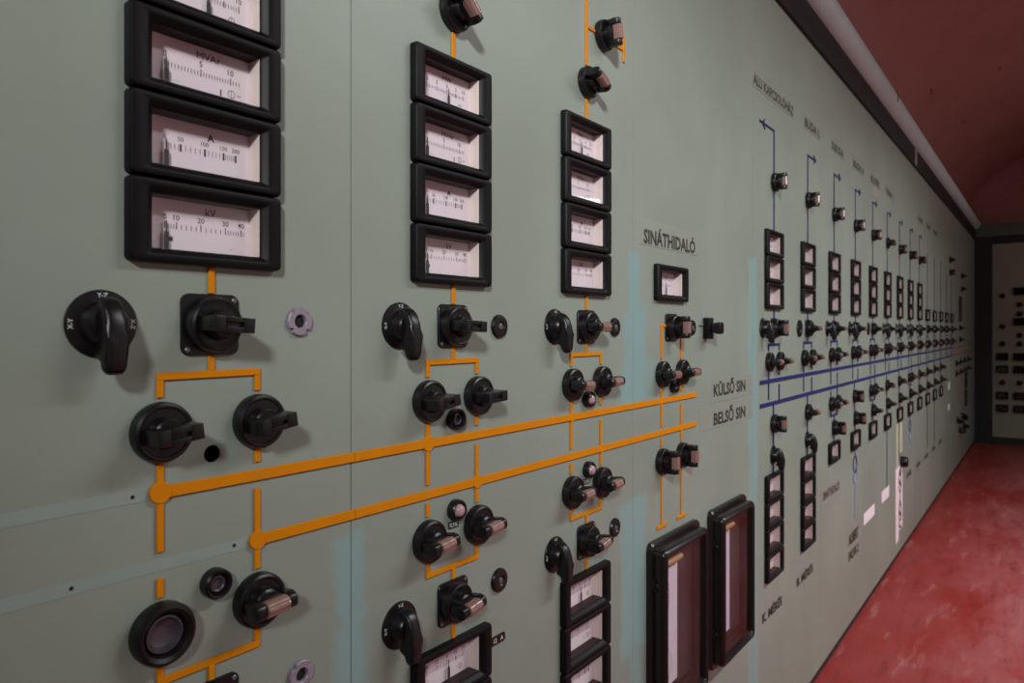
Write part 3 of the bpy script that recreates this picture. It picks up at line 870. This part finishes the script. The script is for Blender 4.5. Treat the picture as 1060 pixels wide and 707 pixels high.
for sx, nm in ((-1, 'recorder'), (1, 'latch')):
    t = root('mimic_tee', S + sx * DX, -.4045, 'long orange strip with foot bar, %s, %s' % ('below short strip' if sx < 0 else 'below bus strip', col), 'strip', GO)
    obj('upright', strip_mesh(-.0024, .0024, .0035, .4045 - .2710 - KR, 'orange', ST - .0004), t)
    obj('foot', strip_mesh(-.0215, .0255, -.0035, .0035, 'orange'), t)

# small toggle block beside the button
t = root('toggle_block', 2.062, .004, 'small boxy grey switch with black lever beside flat button near SINÁTHIDALÓ meter', 'switch')
bm = bmesh.new(); add_box(bm, -.012, .012, 0, .002, -.032, .032, .0006); obj('back_plate', mesh('back_plate', bm, 'metal'), t)
bm = bmesh.new(); add_box(bm, -.014, .012, .002, .018, -.025, .024, .0016); obj('body', mesh('body', bm, 'frame'), t)
bm = bmesh.new(); bridge(bm, [(loop_rr(.016, .018, .004), .018), (loop_rr(.020, .026, .004), .030), (loop_rr(.022, .028, .004), .040), (loop_rr(.018, .024, .004), .043)], False, True)
obj('lever', mesh('lever', bm, 'bakelite'), t)
bm = bmesh.new(); add_box(bm, -.034, -.014, .001, .004, .006, .009); obj('link_wire', mesh('link_wire', bm, 'metal'), t)

# lettered label strips on the wall
def label_strip(S0, S1, z0, z1, lines, label, text_S=None, mat='plastic', ink='label', cat='label', group=None, bold=.035):
    """lines: list of (text, baseline z, cap)"""
    sc = (S0 + S1) / 2; zc = (z0 + z1) / 2
    t = root('label_strip', sc, zc, label, cat, group)
    bm = bmesh.new(); add_box(bm, -(S1 - S0) / 2, (S1 - S0) / 2, 0, .0008, -(z1 - z0) / 2, (z1 - z0) / 2)
    if mat: obj('strip_plate', mesh('strip_plate', bm, mat, smooth=0), t)
    else: bm.free()
    a, b = text_S or (S0 + .01, S1 - .01)
    for txt, zb, cap in lines:
        for w in words(txt, bold):
            bm = bmesh.new(); add_text(bm, txt, (a + b) / 2 - sc, zb - zc, cap, .0010, width=b - a, bold=bold, only=set(w))
            bmesh.ops.delete(bm, geom=[v for v in bm.verts if not v.link_faces], context='VERTS')
            obj('lettering', mesh('lettering', bm, ink, smooth=0), t)
    return t
label_strip(1.738, 2.022, .1685, .2195, [('SINÁTHIDALÓ', .1725, .0262)], 'lettered strip reading SINÁTHIDALÓ above the single orange-column meter', (1.752, 2.007))
label_strip(2.105, 2.392, -.1735, -.1175, [('KÜLSŐ SIN', -.1585, .0268)], 'lettered strip reading KÜLSŐ SIN beside the upper bus', (2.117, 2.338))
label_strip(2.030, 2.392, -.2345, -.1790, [('BELSŐ SIN', -.2270, .0268)], 'lettered strip reading BELSŐ SIN beside the lower bus', (2.117, 2.338))

# ------------------------------------------------------------------ chart recorders
def recorder(S0, S1, z0, z1, label):
    w, h = S1 - S0, z1 - z0
    t = root('chart_recorder', (S0 + S1) / 2, (z0 + z1) / 2, label, 'recorder', 'chart recorders')
    bm = bmesh.new()
    iw, ih = w - .050, h - .052      # inner opening
    bridge(bm, [(loop_rr(iw, ih, .006), 0), (loop_rr(w, h, .014), 0), (loop_rr(w, h, .014), .008), (loop_rr(w - .006, h - .006, .012), .012), (loop_rr(w - .022, h - .026, .010), .012), (loop_rr(w - .022, h - .026, .010), .016), (loop_rr(iw, ih, .006), .016), (loop_rr(iw, ih, .006), 0)])
    obj('flange', mesh('flange', bm, 'maroon'), t)
    dw, dh = w - .020, h - .024
    bm = bmesh.new()
    bridge(bm, [(loop_rr(iw, ih, .006), .0165), (loop_rr(dw, dh, .012), .0165), (loop_rr(dw, dh, .012), .029), (loop_rr(dw - .004, dh - .004, .012), .034), (loop_rr(dw - .014, dh - .014, .011), .038), (loop_rr(iw + .012, ih + .012, .010), .0385), (loop_rr(iw + .002, ih + .002, .008), .035), (loop_rr(iw - .002, ih - .002, .007), .030), (loop_rr(iw - .002, ih - .002, .007), .0165)])
    d = obj('door_frame', mesh('door_frame', bm, 'maroon'), t)
    bm = bmesh.new(); add_box(bm, -iw / 2 - .001, iw / 2 + .001, .027, .0285, -ih / 2 - .001, ih / 2 + .001)
    obj('glass_pane', mesh('glass_pane', bm, 'glass', smooth=0), d)
    for z in (h / 2 - .085, -h / 2 + .085):
        bm = bmesh.new(); add_box(bm, -w / 2 - .001 + .006, -w / 2 + .013, .012, .020, z - .010, z + .010, .001); add_box(bm, -w / 2 + .002, -w / 2 + .008, .012, .016, z - .004, z + .016, .001)
        obj('hinge', mesh('hinge', bm, 'bakelite'), t)
        bm = bmesh.new(); lathe(bm, [(.0022, .020), (.0020, .0215)], 10, -w / 2 + .009, z + .004); obj('hinge_pin', mesh('hinge_pin', bm, 'steel'), t)
    bm = bmesh.new(); add_box(bm, dw / 2 - .002, dw / 2 + .007, .014, .028, -.034, .034, .002); obj('latch', mesh('latch', bm, 'bakelite'), t)
    # inside: paper chart, roller, dark sides are the door frame itself
    bm = bmesh.new(); add_box(bm, -iw / 2, iw / 2, .0004, .0016, -ih / 2, ih / 2); obj('backing', mesh('backing', bm, 'inner', smooth=0), t)
    bm = bmesh.new(); add_box(bm, -iw / 2 + .004, .018, .0020, .0028, -ih / 2 + .030, ih / 2 - .046); ch = obj('chart', mesh('chart', bm, 'chart', smooth=0), t)
    bm = bmesh.new()
    pts = [(-.03 + .018 * math.sin(k * .55) * (1 if k < 9 else .4), -ih / 2 + .04 + k * .0125) for k in range(19)]
    for (xa, za), (xb, zb) in zip(pts[:-1], pts[1:]):
        q = [bm.verts.new(V(x, .0030, z)) for x, z in ((xa, za), (xa + .0012, za), (xb + .0012, zb), (xb, zb))]; bm.faces.new(q)
    obj('trace', mesh('trace', bm, 'label', smooth=0), ch)
    bm = bmesh.new(); bmesh.ops.create_cone(bm, cap_ends=True, segments=20, radius1=.007, radius2=.007, depth=iw / 2, matrix=Matrix.Translation(V(-iw / 4 + .016, .0105, ih / 2 - .030)) @ Matrix.Rotation(R(90), 4, 'Y'))
    obj('roller', mesh('roller', bm, 'roller'), t)
    bm = bmesh.new(); add_box(bm, -iw / 2 + .01, iw / 2 - .01, .006, .010, -ih / 2 + .012, -ih / 2 + .024, .001); obj('scale_bar', mesh('scale_bar', bm, 'frame'), t)
recorder(1.765, 2.010, -.800, -.425, 'tall dark glass-doored chart recorder below the two orange foot bars')
recorder(2.079, 2.318, -.800, -.425, 'tall dark glass-doored chart recorder beside the K. MÉRÉS meter stack')

# ------------------------------------------------------------------ blue columns
ANG_TOP = [90, 90, 90, 90, 90, 15, 90, 60, 40]
SEL = ['grip', 'plate', 'grip', 'grip', 'plate', 'grip', 'grip', 'grip', 'grip', None, 'plate', None, 'plate', None]
TOPLAB = ['ALU KAPCSOLÓHÁZ', 'BUDA I.', '3.BUDA', 'BUDA 4', 'BLOKK', 'TRAF 1', None, None, 'BLOKK', 'TRAF', 'BLOKK']
def ring_sym(t, x, z, r, mat):
    bm = bmesh.new()
    bridge(bm, [(circle(r, x, z, 28), 0), (circle(r, x, z, 28), ST), (circle(r - .006, x, z, 28), ST), (circle(r - .006, x, z, 28), 0)])
    obj('ring', mesh('ring', bm, mat), t)
for i, S in enumerate(BC):
    col = BCOL[i]; G = 'blue columns'
    up_top = Z_UP + 2 * MP + MH if i < 9 else Z_UP + MH
    upper_half(S, 'blue', col, GB, True, (90 if i == 0 else 0), (0, 0), SEL[i], False, False, None, letters=i < 3)
    vstrip(S - DX, -.1995, BUS_U - HB, 'blue', 'blue strip hanging from upper bus, %s' % col, GB)
    vstrip(S + DX, BUS_L + HB, -.1595, 'blue', 'blue strip standing on lower bus, %s' % col, GB)
    # above the meters
    if i < 9:
        knob(S, .428, 'black knob with lens handle high above the meters, %s' % col, 'knobs above the meters', ANG_TOP[i], True)
        vstrip(S, up_top + .0005, .428 - KR, 'blue', 'thin blue strip from top knob to meters, %s' % col, GB, .005)
        t = root('mimic_arrow', S, .4565, 'blue strip bending to an arrow above knob, %s' % col, 'strip', GB)
        obj('upright', strip_mesh(-.0026, .0026, 0, .1245, 'blue'), t)
        d = -1 if i == 0 else 1
        a0, a1 = (-.128, -.0026) if d < 0 else (.0026, .106)
        obj('arm', strip_mesh(a0, a1, .1185, .1245, 'blue', ST - .0002), t)
        xa = -.100 if d < 0 else .092
        bm = bmesh.new(); q = [(xa - d * .018, .1215 + .015), (xa + d * .008, .1215), (xa - d * .018, .1215 - .015), (xa - d * .006, .1215)]
        va = [bm.verts.new(V(x, 0, z)) for x, z in q]; vb = [bm.verts.new(V(x, ST + .0003, z)) for x, z in q]
        bm.faces.new(vb); bm.faces.new(list(reversed(va)))
        for k in range(4): bm.faces.new((va[k], va[(k + 1) % 4], vb[(k + 1) % 4], vb[k]))
        obj('arrow_head', mesh('arrow_head', bm, 'blue', smooth=0), t)
    else:
        vstrip(S, up_top + .0005, .50 if i < 12 else .42, 'blue', 'long thin blue strip rising from single meter, %s' % col, GB, .005)
    # under the buses
    if i < 2:
        vstrip(S - .005, -.2450, BUS_L - HB, 'blue', 'short blue strip under lower bus, %s' % col, GB)
        knob(S - .005, ZK2, 'black knob with lens handle under lower bus, %s' % col, 'knobs under the buses, blue columns', 90 if i == 0 else 0, True)
        vstrip(S - .005, ZS2 + .0295, ZK2 - KR, 'blue', 'blue strip between lower knob and selector, %s' % col, GB)
        selector(S - .005, ZS2, 'black selector with pistol grip above lower meters, %s' % col, 'selectors of the blue columns', True, False)
        vstrip(S - .005, Z_LO + .0005, ZS2 - .0295, 'blue', 'short blue strip from selector to lower meters, %s' % col, GB)
    elif i < 12:
        two = i in (2, 4, 7)
        if two:
            vstrip(S - DX, -.2425, -.2230, 'blue', 'tiny blue strip under lower bus short of it, %s' % col, GB)
            vstrip(S + DX, -.2425, BUS_L - HB, 'blue', 'blue strip from lower bus to knob, %s' % col, GB)
            knob(S - DX, ZK2, 'black knob, lens handle, under lower bus short strip, %s' % col, 'knobs under the buses, blue columns', 0, True)
            knob(S + DX, ZK2, 'black knob, lens handle, on lower bus strip, %s' % col, 'knobs under the buses, blue columns', 0, True)
            bracket(S, ZBR2, .0170, ZS2 + .0295 - ZBR2, 'blue', 'lower blue bracket strip joining two knobs, %s' % col, GB)
        else:
            knob(S - .020, ZK2, 'black knob with lens handle under lower bus, %s' % col, 'knobs under the buses, blue columns', 80 if i == 3 else 20, True)
            vstrip(S - .020, ZK2 + KR, BUS_L - HB, 'blue', 'short blue strip from lower bus to knob, %s' % col, GB)
            vstrip(S - .010, ZS2 + .0295, ZK2 - KR, 'blue', 'short blue strip between two lower knobs, %s' % col, GB)
        plate_switch(S - .002, ZS2, 'black square-plate switch with lens handle above lower meter, %s' % col, 'square switches of the blue columns', 80 if i in (2, 3) else 0, True)
        vstrip(S - .004, Z_LO + .0005, ZS2 - .0295, 'blue', 'tiny blue strip above lower meter, %s' % col, GB)
    if i in (5, 9, 10):
        vstrip(S - .008, -.775, Z_LO - MH - .0005, 'blue', 'long blue strip running down from lower meter, %s' % col, GB, .006)
    if i in (3, 7):
        t = root('transformer_symbol', S - .006, -.570, 'blue strip symbol of two linked rings below lower meter, %s' % col, 'symbol', GB)
        ring_sym(t, 0, .018, .036, 'blue'); ring_sym(t, 0, -.024, .036, 'paleblue')
        obj('upright', strip_mesh(-.0026, .0026, .0545, .082, 'blue'), t)
        obj('tail', strip_mesh(-.0026, .0026, -.205 if i == 3 else -.12, -.0605, 'paleblue'), t)
    if i < len(TOPLAB) and TOPLAB[i]:
        w = .375 if i == 0 else (.19 if i < 3 else .20)
        s0 = 2.401 if i == 0 else S - .035
        label_strip(s0 - .012, s0 + w + .012, .660, .712, [(TOPLAB[i], .668, .0262)], 'lettered strip near the wall top over %s' % col, (s0, s0 + w), cat='label', group='labels along the top')
label_strip(2.470, 2.680, -.828, -.782, [('K. MÉRÉS', -.8195, .0245)], 'black lettering reading K. MÉRÉS below a four-meter stack', (2.478, 2.660), mat=None)
label_strip(2.805, 3.020, -.824, -.776, [('B. MÉRÉS', -.8145, .0245)], 'black lettering reading B. MÉRÉS below a four-meter stack', (2.816, 3.006), mat=None)
label_strip(3.120, 3.405, -.622, -.560, [('SINÁTHIDALÓ', -.6040, .0270)], 'smaller lettered strip reading SINÁTHIDALÓ below a single lower meter', (3.139, 3.384))
label_strip(3.520, 3.740, -.932, -.800, [('ALBERT', -.862, .040), ('FALVA 2', -.925, .034)], 'two-line lettering below the linked ring symbol', (3.545, 3.725), mat=None)
# blank paper labels, hanging banner, far labels
def card(S0, S1, z0, z1, mat, label, group=None, p=.0008):
    bm = bmesh.new(); add_box(bm, -(S1 - S0) / 2, (S1 - S0) / 2, 0, p, -(z1 - z0) / 2, (z1 - z0) / 2)
    return single('paper_label', mesh('paper_label', bm, mat, smooth=0), (S0 + S1) / 2, (z0 + z1) / 2, label, 'label', group)
card(3.835, 4.070, -.845, -.795, 'paper', 'blank white paper label low on panel beside two-line lettering', 'blank paper labels')
card(4.245, 4.440, -.830, -.775, 'paper', 'blank white paper label at the foot of long blue strip', 'blank paper labels')
card(4.02, 4.17, .610, .655, 'tape', 'pale taped note under a top label, fifth blue column from recorders')
for k, (s, z0, z1) in enumerate(((7.03, -.475, -.415), (7.02, -.64, -.59))):
    card(s, s + .14, z0, z1, 'paper', 'small white paper stuck near the end bay, %s one' % ('upper', 'lower')[k], 'papers near the end bay')
for k in range(5):
    s = 4.98 + .36 * k
    label_strip(s - .02, s + .20, -.838, -.800, [('KÁBEL', -.832, .026)], 'dark lettered label low on panel, %s blue column from recorders' % ORD[7 + k], (s, s + .18), group='labels along the bottom')
t = root('slotted_plate', 4.738, -.555, 'tall yellowed plate with a slot and black knob above the banner', 'plate')
bm = bmesh.new(); add_box(bm, -.088, -.030, 0, .002, -.165, .09); add_box(bm, .010, .088, 0, .002, -.105, .09); add_box(bm, -.030, .010, 0, .002, .075, .09)
obj('plate', mesh('plate', bm, 'yellowed', smooth=0), t)
bm = bmesh.new(); lathe(bm, [(.030, 0), (.030, .02), (.024, .034)], 20, .055, -.155); obj('clamp_knob', mesh('clamp_knob', bm, 'bakelite'), t)
bm = bmesh.new(); add_box(bm, -.012, -.004, .0005, .0025, -.14, .075); obj('slide_rod', mesh('slide_rod', bm, 'blue'), t)
t = root('hanging_banner', 4.735, -.900, 'white hanging paper banner with large vertical letters', 'banner')
bm = bmesh.new()
q = [(-.115, -.215), (-.02, -.215), (-.02, -.165), (.100, -.165), (.100, .175), (-.115, .175)]
va = [bm.verts.new(V(x, 0.001, z)) for x, z in q]; vb = [bm.verts.new(V(x, .0022, z)) for x, z in q]
bm.faces.new(vb); bm.faces.new(list(reversed(va)))
for k in range(6): bm.faces.new((va[k], va[(k + 1) % 6], vb[(k + 1) % 6], vb[k]))
obj('sheet', mesh('sheet', bm, 'paper', smooth=0), t)
bm = bmesh.new()
for k, ch in enumerate('ÁNYANC'): add_text(bm, ch, .02, .112 - k * .054, .046, .0024, bold=.05, xs=1.7)
obj('lettering', mesh('lettering', bm, 'label', smooth=0), t)

# ------------------------------------------------------------------ end bay of the long wall
EB = 'end bay with red lines'
for k, (S, z, a, d) in enumerate(((7.15, .562, 10, 'beside the last blue strips, upper one'), (7.15, .462, 50, 'beside the last blue strips, lower one'), (8.10, .490, 10, 'high over the dark meter stack, upper one'), (8.10, .373, 10, 'high over the dark meter stack, lower one'))):
    knob(S, z, 'black knob %s' % d, 'knobs of the end bay', a, True)
for k, z in enumerate((.017, -.085)):
    knob(7.93, z, 'black knob under dark meter stack, %s one, end bay' % ('upper', 'lower')[k], 'knobs of the end bay', 0, True)
vstrip(7.84, -.20, -.153, 'red', 'red strip between the red buses', 'red mimic strips', .03)
vstrip(7.86, BUS_L - .45, BUS_L - .17, 'red', 'upper red strip under the red buses', 'red mimic strips', .02)
vstrip(7.86, BUS_L - .92, BUS_L - .62, 'red', 'lowest red strip of the end bay', 'red mimic strips', .02)
for k in range(4): knob(7.62 + .36 * k, -.285, 'black knob in row below red buses, %s from blue columns' % ORD[k], 'knobs of the end bay', 0, True)
for k in range(4): knob(7.62 + .36 * k, -.372, 'black knob in second row below red buses, %s from blue columns' % ORD[k], 'knobs of the end bay', 0, True)
for k in range(8):
    knob(7.70 + .19 * (k % 4) + (.16 if k > 3 else 0), -.78 - .10 * (k // 4) - .035 * (k % 2), 'black knob in low cluster of end bay, %s row, %s from blue columns' % (('upper', 'lower')[k // 4], ORD[k % 4]), 'knobs of the end bay', 30 * k, False)

# ------------------------------------------------------------------ end wall fittings
FAR = end_x
def YF(x): return -DIST + (end_x) * math.tan(ANG - math.atan2(x - 530, F_PX))
def ZF(y): return (VPY - y) * 0.01010
for cname, cx, rects, knobs in (('beside the dark column', 1037.8, (369.3, 382.5, 409.8, 423.2), (306, 338, 356, 396.3)),
                                ('farther from the dark column', 1055.5, (301.5, 333, 369.3, 382.5, 409.8, 423.2), (315.4, 324.8, 347, 356, 396.3))):
    for k, y in enumerate(rects):
        t = meter(YF(cx), ZF(y) - MH / 2, 'D', 'dark meter on end wall, %s from top, column %s' % (ORD[k], cname), 'meters of the end wall', .68)
    for k, y in enumerate(knobs):
        knob(YF(cx), ZF(y), 'black knob on end wall, %s from top, column %s' % (ORD[k], cname), 'knobs of the end wall', 0, False)
FAR = None

# ------------------------------------------------------------------ bits on the pipe and bar
bm = bmesh.new(); n = 18; rings = []
for k in range(n + 1):
    a = R(-20 + 230 * k / n); r0 = .0575
    cy, cz = -math.cos(a) * r0, math.sin(a) * r0
    rings.append([bm.verts.new((.0022 * math.cos(b), cy * (1 + .0022 * math.sin(b) / r0) , cz * (1 + .0022 * math.sin(b) / r0))) for b in [2 * math.pi * j / 8 for j in range(8)]])
for a, b in zip(rings[:-1], rings[1:]):
    for j in range(8): bm.faces.new((a[j], a[(j + 1) % 8], b[(j + 1) % 8], b[j]))
o = obj('cable_tie', mesh('cable_tie', bm, 'label'), None, (SX(4.36), .004, H + 1.127)); tag(o, 'thin dark wire looped round the pale green pipe', 'wire')
bm = bmesh.new(); add_box(bm, -.05, .03, .0125, .0140, -.115, .0)
o = obj('paper_tape', mesh('paper_tape', bm, 'tape', smooth=0), None, (SX(5.25), 0, H + 1.085)); tag(o, 'pale strip of tape hanging over the charcoal bar', 'tape')
